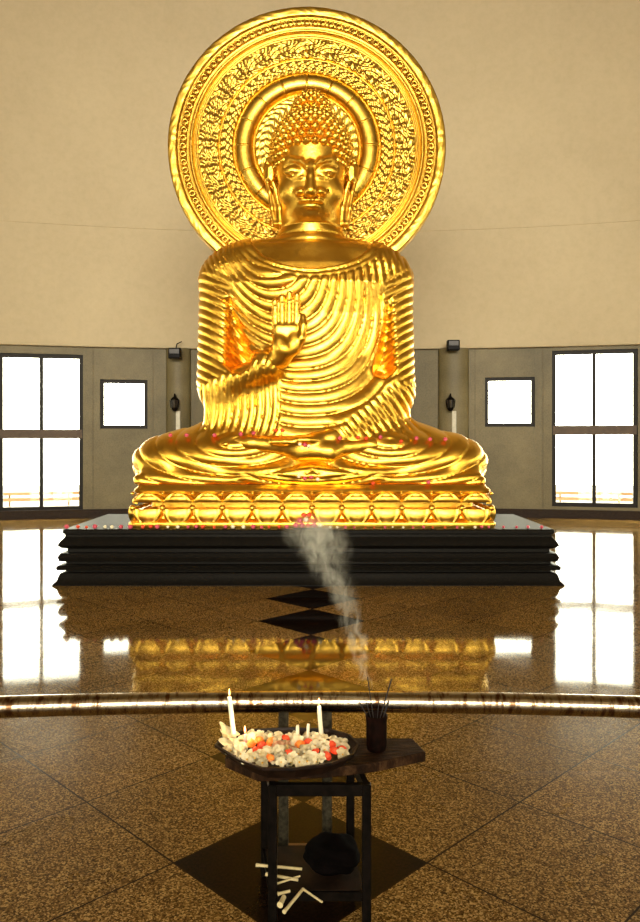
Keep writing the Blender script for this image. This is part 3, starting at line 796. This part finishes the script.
slab([on_plane(px, py, TT) for px, py in ((412, 738), (426, 752), (373, 763), (330, 768), (258, 772), (225, 758), (230, 744), (300, 737))], TT-.034, TT, 'tabletop', WOOD, table)
legs = [(-.158, 2.50), (.155, 2.50), (.112, 2.77), (-.203, 2.77)]
for x, y in legs:
    bm = bmesh.new(); box(bm, x-.015, x+.015, y-.015, y+.015, 0, TT-.036); bevelled(bm, .003, 1); from_bm('leg', bm, BLACKM, table)
for (xa, ya), (xb, yb) in zip(legs, legs[1:]+legs[:1]):
    for z0, z1 in ((TT-.075, TT-.036), (.075, .105)):
        d = Vector((xb-xa, yb-ya, 0)); ln = d.length; M = Matrix.Translation((xa, ya, 0)) @ Matrix.Rotation(math.atan2(d.y, d.x), 4, 'Z')
        bm = bmesh.new(); box(bm, .012, ln-.012, -.010, .010, z0, z1, M); from_bm('crossbar', bm, BLACKM, table)
bm = bmesh.new(); vs_ = [bm.verts.new((x, y, z)) for z in (.095, .107) for x, y in legs]
bm.faces.new(vs_[:4][::-1]); bm.faces.new(vs_[4:])
for i in range(4): bm.faces.new((vs_[i], vs_[(i+1) % 4], vs_[4+(i+1) % 4], vs_[4+i]))
from_bm('shelf', bm, speckle('dark_shelf', (.008, .004, .002), (.02, .010, .005), 20, .6, spec=.1), table)

# shallow many-sided tray
TZ = .548
rim = [on_plane(px, py, TZ) for px, py in ((214.5, 745), (222, 735), (246, 729), (290, 727), (330, 728.5), (350, 734), (359, 743), (354, 754), (331, 763), (296, 768), (262, 768), (238, 759))]
cc_ = sum(rim, Vector())/len(rim); nr_ = len(rim)
bm = bmesh.new()
def rg_(s_, z): return [bm.verts.new((cc_.x+(p.x-cc_.x)*s_, cc_.y+(p.y-cc_.y)*s_, z)) for p in rim]
rings = [rg_(.80, TT+.001), rg_(.97, TZ-.012), rg_(1.0, TZ-.008), rg_(1.0, TZ), rg_(.965, TZ), rg_(.95, TZ-.008), rg_(.80, TT+.008)]
for r0, r1 in zip(rings, rings[1:]):
    for k in range(nr_): bm.faces.new((r0[k], r0[(k+1) % nr_], r1[(k+1) % nr_], r1[k]))
bm.faces.new(rings[0][::-1]); bm.faces.new(rings[-1])
TRAYM = speckle('sooty_tray', (.004, .002, .0015), (.02, .009, .005), 30, .45, spec=.15)
tag(from_bm('offering_tray', bm, TRAYM), 'dark shallow many-sided tray heaped with flowers on the offering table', 'tray')

# flowers
WHITE = speckle('white_petal', (.86, .76, .48), (.94, .87, .66), 60, .5); YEL = mat('yellow_centre', (.8, .45, .05), .6)
RED = speckle('red_petal', (.75, .05, .02), (.9, .12, .03), 60, .5); ORA = speckle('orange_petal', (.9, .22, .03), (.95, .35, .06), 60, .5)
PINK = speckle('pink_petal', (.55, .05, .09), (.75, .14, .18), 60, .5); PALE = speckle('peach_petal', (.85, .5, .3), (.9, .65, .42), 60, .5)
def blossom(m, r=.02, npet=5, cup=.5, seed=0):
    rd = random.Random(seed); bm = bmesh.new()
    for k in range(npet):
        a = 2*PI*k/npet+rd.uniform(-.15, .15); c_ = cup*rd.uniform(.6, 1.4)
        rows = []
        for j in range(6):
            v_ = j/5; w_ = r*.47*math.sin(PI*min(.97, .12+v_*.84))**.75+.0006; d = r*v_*1.05; h = r*(c_*v_-.35*v_*v_*(1 if j > 3 else .6))
            row = []
            for i in (-1, -.4, .4, 1):
                x, y, z = d, i*w_, h+abs(i)*w_*.35+r*.05
                row.append(bm.verts.new((x*math.cos(a)-y*math.sin(a), x*math.sin(a)+y*math.cos(a), z)))
            rows.append(row)
        for r0, r1 in zip(rows, rows[1:]):
            for i in range(3): bm.faces.new((r0[i], r0[i+1], r1[i+1], r1[i]))
    ret = bmesh.ops.solidify(bm, geom=bm.faces[:], thickness=.0009)
    me = bpy.data.meshes.new('blossom_petals'); bm.to_mesh(me); bm.free(); me.materials.append(m); me.materials.append(YEL)
    n0 = len(me.polygons)
    bm = bmesh.new(); bm.from_mesh(me)
    g0 = bmesh.ops.create_icosphere(bm, subdivisions=1, radius=r*.17, matrix=Matrix.Translation((0, 0, r*.12)))
    for v in g0['verts']:
        for f in v.link_faces: f.material_index = 1
    bm.to_mesh(me); bm.free(); return me
def marigold(m, r=.017, seed=0):
    rd = random.Random(seed); bm = bmesh.new()
    for layer, (n_, rr2, tilt) in enumerate(((12, 1.0, .15), (10, .85, .55), (8, .6, .95), (5, .35, 1.3))):
        for k in range(n_):
            a = 2*PI*k/n_+layer*.3; ct, st = math.cos(tilt), math.sin(tilt)
            q = []
            for d, w_ in ((.15, .10), (.7, .30), (1.0, .22)):
                for s_ in (-1, 1):
                    x = rr2*r*d*ct; z = rr2*r*d*st+r*.3; y = s_*w_*r
                    q.append(bm.verts.new((x*math.cos(a)-y*math.sin(a), x*math.sin(a)+y*math.cos(a), z+rd.uniform(-.05, .05)*r)))
            bm.faces.new((q[0], q[2], q[3], q[1])); bm.faces.new((q[2], q[4], q[5], q[3]))
    bmesh.ops.create_icosphere(bm, subdivisions=2, radius=r*.72, matrix=Matrix.Translation((0, 0, r*.42)))
    me = bpy.data.meshes.new('marigold_head'); bm.to_mesh(me); bm.free(); me.materials.append(m); return me
wm = [blossom(WHITE, .025, 5, .5, 0), blossom(WHITE, .022, 6, .8, 1), blossom(WHITE, .026, 5, .25, 2)]; pm = [blossom(PALE, .026, 5, .45, 9)]
mm = {'red': marigold(RED), 'orange': marigold(ORA, .018)}
def place(me, name, p, rz, tilt, label, cat, group, s_=1):
    o = bpy.data.objects.new(name, me); col.objects.link(o); o.location = p
    o.rotation_euler = (tilt*math.cos(rz*3), tilt*math.sin(rz*3), rz); o.scale = (s_,)*3
    return tag(o, label, cat, group)
rd = random.Random(3)
def heap_z(px, py):
    q = max(0, 1-((px-289)/70)**2-((py-749)/22)**2); return TT+.014+.040*math.sqrt(q)
def where(px, py):
    a = 'at the left end' if px < 245 else 'left of the middle' if px < 275 else 'in the middle' if px < 303 else 'right of the middle' if px < 328 else 'at the right end'
    return a+(' of the back row' if py < 742 else ' of the second row' if py < 747.5 else ' of the third row' if py < 753 else ' of the fourth row' if py < 758.5 else ' of the front row')
reds = [(256, 752), (262, 747), (228, 742), (285, 740), (289, 755), (331, 746), (334, 752), (342, 751), (316, 754), (232, 738), (326, 757), (308, 744)]
oras = [(272, 743), (270, 760), (252, 745), (300, 746), (259, 742)]
used = []; done = {}
def tray_place(me, name, px, py, dz, kind_, grp, s_, tl):
    z = heap_z(px, py)+dz; p = on_plane(px, py, z); w_ = where(px, py)
    o = bpy.data.objects.new(name, me); col.objects.link(o); o.location = p; o.scale = (s_,)*3
    q = Matrix.Rotation(tl, 4, 'X') @ Matrix.Rotation(rd.uniform(-.5, .5), 4, 'Y') @ Matrix.Rotation(rd.uniform(0, 6), 4, 'Z')
    o.rotation_euler = q.to_euler()
    tag(o, '%s in the tray heap, %s' % (kind_, w_), 'flower', grp)
for (px, py), c_ in [(q, 'red') for q in reds]+[(q, 'orange') for q in oras]:
    tray_place(mm[c_], 'marigold', px, py, .002, 'ruffled %s flower head' % c_, '%s flower heads in the tray' % c_, 1.0, rd.uniform(.2, .7))
    used.append((px, py))
wk = 0
for ri, (py, x0_, x1_) in enumerate(((736, 250, 322), (739, 238, 338), (743, 232, 346), (747, 229, 350), (751, 231, 350), (755, 237, 344), (759, 246, 334), (762.5, 258, 318))):
    px = x0_+(ri % 2)*4
    while px <= x1_:
        x_ = px+rd.uniform(-1.6, 1.6); y_ = py+rd.uniform(-1, 1); px += 9.2
        if any(abs(x_-a)+1.4*abs(y_-b2) < 6.0 for a, b2 in used): continue
        if (wk*7 % 11) in (2, 5, 9) and 245 < x_ < 300 and y_ < 752: tray_place(pm[0], 'blossom', x_, y_, .004, 'peach blossom', 'peach blossoms in the tray', rd.uniform(.75, 1), rd.uniform(.2, .9))
        else: tray_place(wm[wk % 3], 'blossom', x_, y_, .004, 'creamy white blossom', 'white blossoms in the tray', rd.uniform(.7, 1.05), rd.uniform(.2, .9))
        wk += 1
place(blossom(WHITE, .042, 5, 1.0, 21), 'frangipani', on_plane(224, 739, TZ+.004), .4, .5, 'large white open blossom on the left rim of the tray', 'flower', None)
place(blossom(WHITE, .034, 4, .9, 22), 'frangipani', on_plane(230, 748, TZ-.01), 1.4, .3, 'white blossom below the large one at the tray left end', 'flower', None)

# candles
WAX = mat('cream_wax', (.9, .82, .6), .4); WAX.node_tree.nodes['Principled BSDF'].inputs['Subsurface Weight'].default_value = .0
PWAX = mat('pink_wax', (.9, .4, .35), .4)
FLAME = bpy.data.materials.new('flame'); FLAME.use_nodes = True; N = FLAME.node_tree.nodes; L = FLAME.node_tree.links
b = N['Principled BSDF']; b.inputs['Base Color'].default_value = (1, .4, .1, 1); b.inputs['Emission Color'].default_value = (1, .42, .14, 1); b.inputs['Emission Strength'].default_value = 2.2
def candle(x0, y0, x1, y1, z0, r, m, label, flame, group=None, name='candle'):
    p0 = on_plane(x0, y0, z0); Y = p0.y; p1 = W(x1, y1, Y)
    t = thing(name, p0, label, 'candle', group)
    bm = bmesh.new(); n_ = 6; pts = [p0.lerp(p1, i/n_)+Vector((random.uniform(-1, 1)*.0006, 0, 0)) for i in range(n_+1)]
    tube(bm, pts, [r*1.05]+[r]*(n_-1)+[r*.8], 12); from_bm('wax', bm, m, t, smooth=True, sharp=50)
    d = (p1-p0).normalized()
    bm = bmesh.new(); tube(bm, [p1-d*.001, p1+d*.006], .0008, 5); from_bm('wick', bm, BLACKM, t)
    if flame:
        bm = bmesh.new(); q = p1+d*.004
        lathe(bm, [(.0008, 0), (.0030, .004), (.0036, .009), (.0026, .016), (.0010, .022), (.0002, .026)], 10, q); from_bm('flame', bm, FLAME, t, smooth=True)
        l = bpy.data.lights.new('candle_light', 'POINT'); l.energy = .28; l.color = (1, .72, .42); l.shadow_soft_size = .012
        lo = bpy.data.objects.new('candle_light', l); col.objects.link(lo); lo.parent = t; lo.location = p1+Vector((0, -.012, .03))-t.location
candle(235.5, 750, 229.5, 697, TT+.01, .0085, WAX, 'tall lit cream candle at the left end of the tray', True)
candle(322, 742, 319, 706, TT+.03, .0080, WAX, 'tall lit cream candle at the right side of the tray', True)
candle(245, 748, 245, 734, TT+.03, .0055, PWAX, 'short lit pink candle behind the left tall candle', True)
candle(298, 742, 297.5, 725, TT+.04, .0060, WAX, 'unlit white candle stub, left one of the two in the middle', False)
candle(307, 742, 308.5, 724, TT+.04, .0055, WAX, 'unlit white candle stub, right one of the two in the middle', False)

# incense holder with sticks
POT = speckle('dark_pot', (.003, .0015, .001), (.009, .003, .002), 40, .5, spec=.04)
pb = on_plane(376.5, 750, TT)
bm = bmesh.new(); lathe(bm, [(.030, .0005), (.035, .006), (.037, .02), (.037, .10), (.039, .118), (.040, .126), (.036, .127), (.034, .11), (.030, .10)], 28, pb)
tag(from_bm('incense_pot', bm, POT, smooth=True, sharp=40), 'dark cylindrical pot holding incense sticks on the plank end of the table', 'pot')
STICK = mat('burnt_incense', (.012, .008, .006), .8)
for i, (tx, ty, bx, lab, tk) in enumerate(((367.5, 677, 374, 'tall incense stick leaning slightly left in the dark pot', .0011), (391.5, 679, 379, 'tall incense stick leaning right in the dark pot', .0014),
        (359.5, 702, 370, 'short incense stick leaning far left in the pot', .0013), (388.5, 701, 382, 'short thick incense stick leaning right in the pot', .0019), (366, 701, 372, 'thin short stick between the left sticks in the pot', .0009), (379, 700, 377, 'short upright stick in the middle of the pot', .0009))):
    p1 = W(tx, ty, pb.y+random.uniform(-.01, .01)); p0 = Vector(((bx-320)/F*pb.y, pb.y, TT+.102))
    bm = bmesh.new(); tube(bm, [p0, p0.lerp(p1, .35), p1], [tk*1.2, tk*1.4, tk*1.9], 6)
    tag(from_bm('incense_stick', bm, STICK), lab, 'incense stick')

# things on the lower shelf
bm = bmesh.new(); bmesh.ops.create_icosphere(bm, subdivisions=4, radius=1)
for v in bm.verts:
    d = v.co.copy(); k = 1+.10*math.sin(5*d.x+1)*math.cos(4*d.y)+.05*math.sin(11*d.z+3*d.x)
    v.co = Vector((.045+.095*d.x*k, 2.62+.085*d.y*k, .107+.055+max(-.054, .062*d.z*k)))
tag(from_bm('cloth_bundle', bm, speckle('black_cloth', (.0015, .0012, .001), (.003, .002, .002), 20, .9, spec=.02), smooth=True), 'lumpy black cloth bundle on the lower shelf of the table', 'cloth')
STUB = speckle('old_wax', (.55, .45, .22), (.72, .60, .34), 30, .5)
for i, (xa, ya, xb, yb, r, lab) in enumerate(((256, 865, 302, 869, .0050, 'longest used candle lying level across the shelf'), (266, 874, 298, 880, .0052, 'used candle lying just in front of the longest one'), (276, 884, 300, 876, .0035, 'thin used candle lying across another on the shelf'),
        (284, 912, 303, 889, .0052, 'used candle pointing diagonally toward the front of the shelf'), (303, 889, 322, 902, .0036, 'thin used candle leaning right, its end touching the diagonal one'), (278, 894, 290, 891, .005, 'short bent candle stub at the left of the shelf'), (280, 905, 284, 897, .008, 'thick pale wax stub at the left front of the shelf'))):
    p0 = on_plane(xa, ya, .113+.0015*i); p1 = on_plane(xb, yb, .113+.0015*i)
    bm = bmesh.new(); tube(bm, [p0, p0.lerp(p1, .1), p0.lerp(p1, .5), p1], [r*1.3, r*1.05, r, r*.95], 10)
    tag(from_bm('candle_stub', bm, STUB, smooth=True, sharp=50), lab, 'candle stub')

# flowers on the plinth edge and in the statue's lap
roses = {'pink': marigold(PINK, .045, 3), 'white': marigold(WHITE, .04, 4), 'red': marigold(RED, .04, 5)}
ORD = 'first second third fourth fifth sixth seventh eighth ninth tenth eleventh twelfth thirteenth fourteenth fifteenth sixteenth seventeenth eighteenth nineteenth twentieth'.split()
def ordinal(n_):
    if n_ <= 20: return ORD[n_-1]
    return ('twenty-' if n_ < 30 else 'thirty-' if n_ < 40 else 'forty-')+(ORD[n_ % 10-1] if n_ % 10 else 'zeroth')
cnt = {}
def count_label(key):
    cnt[key] = cnt.get(key, 0)+1; return ordinal(cnt[key])
xs_f = [68, 78, 86, 96, 106, 112, 122, 132, 142, 150, 158, 167, 178, 188, 196, 204, 215, 224, 234, 243, 252, 262, 270, 279, 287, 329, 337, 346, 355, 366, 374, 385, 393, 404, 413, 424, 433, 444, 455, 463, 474, 482, 490, 505, 517, 529, 541]
for i, px in enumerate(xs_f):
    px += rd.uniform(-1.5, 1.5)
    c_ = ('pink', 'white', 'pink', 'red', 'pink', 'white', 'red')[(i*3) % 7] if px < 500 else 'pink'
    s_ = rd.uniform(.55, .85) if px < 300 else rd.uniform(.4, .6)
    p = Vector(((px-320)/F*8.5, 8.46+rd.uniform(0, .06), ptop+.008))
    place(roses[c_], 'flower_head', p, rd.uniform(0, 6), 0, 'small %s flower head on the plinth front ledge, %s %s one from the left' % (c_, count_label(c_), c_), 'flower', '%s flower heads along the plinth edge' % c_, s_)
dg = bpy.context.evaluated_depsgraph_get()
def drop(px, py):
    d = Vector(((px-320)/F, 1, (HOR-py)/F)).normalized()
    ok, p, n_, *_ = scene.ray_cast(dg, Vector((0, 0, CAMZ))+d*6.5, d)
    return p if ok else None
LAP = sorted([(171, 438, 'pink'), (187, 438, 'pink'), (215, 438, 'pink'), (241, 437, 'pink'), (254, 436, 'pink'), (276, 433, 'red'), (282, 433, 'red'), (305, 448, 'pink'), (300, 447, 'white'), (309, 449, 'white'),
       (299, 479, 'white'), (305, 481, 'pink'), (311, 480, 'pink'), (318, 482, 'white'), (358, 440, 'red'), (366, 441, 'red'), (380, 440, 'pink'), (401, 444, 'red'), (416, 441, 'pink'), (430, 442, 'pink'), (445, 442, 'pink'), (428, 485, 'pink'), (373, 486, 'red'), (340, 441, 'pink')])
for px, py, c_ in LAP:
    p = drop(px, py)
    if p: place(roses[c_], 'flower_head', p+Vector((0, -.022, .020)), rd.uniform(0, 6), .2, 'small %s flower head on the statue legs, %s %s one from the left' % (c_, count_label('lap'+c_), c_), 'flower', '%s flower heads on the statue lap' % c_, .75)
# little flower posy in front of the lotus pedestal
for i, (px, py, c_) in enumerate(sorted(((296, 524, 'pink'), (302, 525, 'pink'), (308, 524, 'red'), (314, 526, 'pink'), (320, 525, 'white'), (300, 519, 'pink'), (306, 518, 'white'), (304, 513, 'red'), (309, 513, 'red')))):
    p = W(px, py+3, 8.5)
    if p.z < ptop+.02: p.z = ptop+.02
    place(roses[c_], 'posy_flower', p, i, .2, '%s flower of the posy before the pedestal, %s %s one from left' % (c_, count_label('posy'+c_), c_), 'flower', '%s flowers of the posy' % c_, .95)

# ------------------------------------------------------------------ smoke from the incense
SM = bpy.data.materials.new('incense_smoke'); SM.use_nodes = True; N = SM.node_tree.nodes; L = SM.node_tree.links; N.clear()
o_ = N.new('ShaderNodeOutputMaterial'); pv = N.new('ShaderNodeVolumePrincipled'); L.new(pv.outputs[0], o_.inputs['Volume'])
pv.inputs['Color'].default_value = (.95, .95, .85, 1); pv.inputs['Anisotropy'].default_value = .2
path = [(374, 700, .004), (369, 688, .010), (364, 672, .026), (360, 655, .040), (356, 635, .048), (350, 615, .052), (342, 597, .066), (334, 580, .078), (328, 560, .10), (321, 545, .13), (317, 533, .14), (315, 522, .11), (313, 512, .04)]
ctr = [W(a, b2, pb.y+.06+i*.004) for i, (a, b2, r) in enumerate(path)]; rads = [r for *_, r in path]
zlo, zhi = ctr[0].z, ctr[-1].z
tc = N.new('ShaderNodeTexCoord'); vec = tc.outputs['Object']; sx_ = N.new('ShaderNodeSeparateXYZ'); L.new(vec, sx_.inputs[0])
zn = math_n(N, L, 'DIVIDE', math_n(N, L, 'SUBTRACT', sx_.outputs[2], zlo), zhi-zlo)
def curve(vals):                      # a value that changes with height
    c_ = N.new('ShaderNodeFloatCurve'); cv_ = c_.mapping.curves[0]; pts = [((p.z-zlo)/(zhi-zlo), v) for p, v in zip(ctr, vals)]
    cv_.points[0].location = pts[0]; cv_.points[1].location = pts[-1]
    for q in pts[1:-1]: cv_.points.new(*q)
    c_.mapping.update(); L.new(zn, c_.inputs['Value']); return c_.outputs[0]
xc = math_n(N, L, 'SUBTRACT', curve([p.x+.5 for p in ctr]), .5)
wob = math_n(N, L, 'MULTIPLY', math_n(N, L, 'SUBTRACT', noise(N, L, vec, 14, 2, .5), .5), .10)
dx_ = math_n(N, L, 'ADD', math_n(N, L, 'SUBTRACT', sx_.outputs[0], xc), wob); dy_ = math_n(N, L, 'SUBTRACT', sx_.outputs[1], pb.y+.085)
d2 = math_n(N, L, 'SQRT', math_n(N, L, 'ADD', math_n(N, L, 'MULTIPLY', dx_, dx_), math_n(N, L, 'MULTIPLY', dy_, dy_)))
fall = N.new('ShaderNodeMapRange'); fall.interpolation_type = 'SMOOTHSTEP'; fall.inputs['From Min'].default_value = 1.0; fall.inputs['From Max'].default_value = .25
L.new(math_n(N, L, 'DIVIDE', d2, curve(rads)), fall.inputs['Value'])
mp = N.new('ShaderNodeMapping'); mp.inputs['Scale'].default_value = (26, 9, 13); mp.inputs['Rotation'].default_value = (0, .35, 0); L.new(vec, mp.inputs[0])
nz = N.new('ShaderNodeTexNoise'); nz.inputs['Scale'].default_value = 1.0; nz.inputs['Detail'].default_value = 5; nz.inputs['Distortion'].default_value = 1.6; L.new(mp.outputs[0], nz.inputs['Vector'])
mr = N.new('ShaderNodeMapRange'); mr.inputs['From Min'].default_value = .36; mr.inputs['From Max'].default_value = .68; mr.inputs['To Max'].default_value = 1.0; L.new(nz.outputs['Fac'], mr.inputs['Value'])
dens = math_n(N, L, 'MULTIPLY', math_n(N, L, 'MULTIPLY', mr.outputs[0], fall.outputs[0]), curve([1.0, 1.0, .8, .6, .5, .5, .5, .5, .5, .5, .48, .25, 0.0]))
L.new(math_n(N, L, 'MULTIPLY', dens, 16.0), pv.inputs['Density'])
bm = bmesh.new(); tube(bm, ctr, [r*1.05+.012 for r in rads], 16)
tag(from_bm('incense_smoke', bm, SM, smooth=True), 'thin grey wisp of smoke rising from the incense pot toward the plinth', 'smoke', kind='stuff')
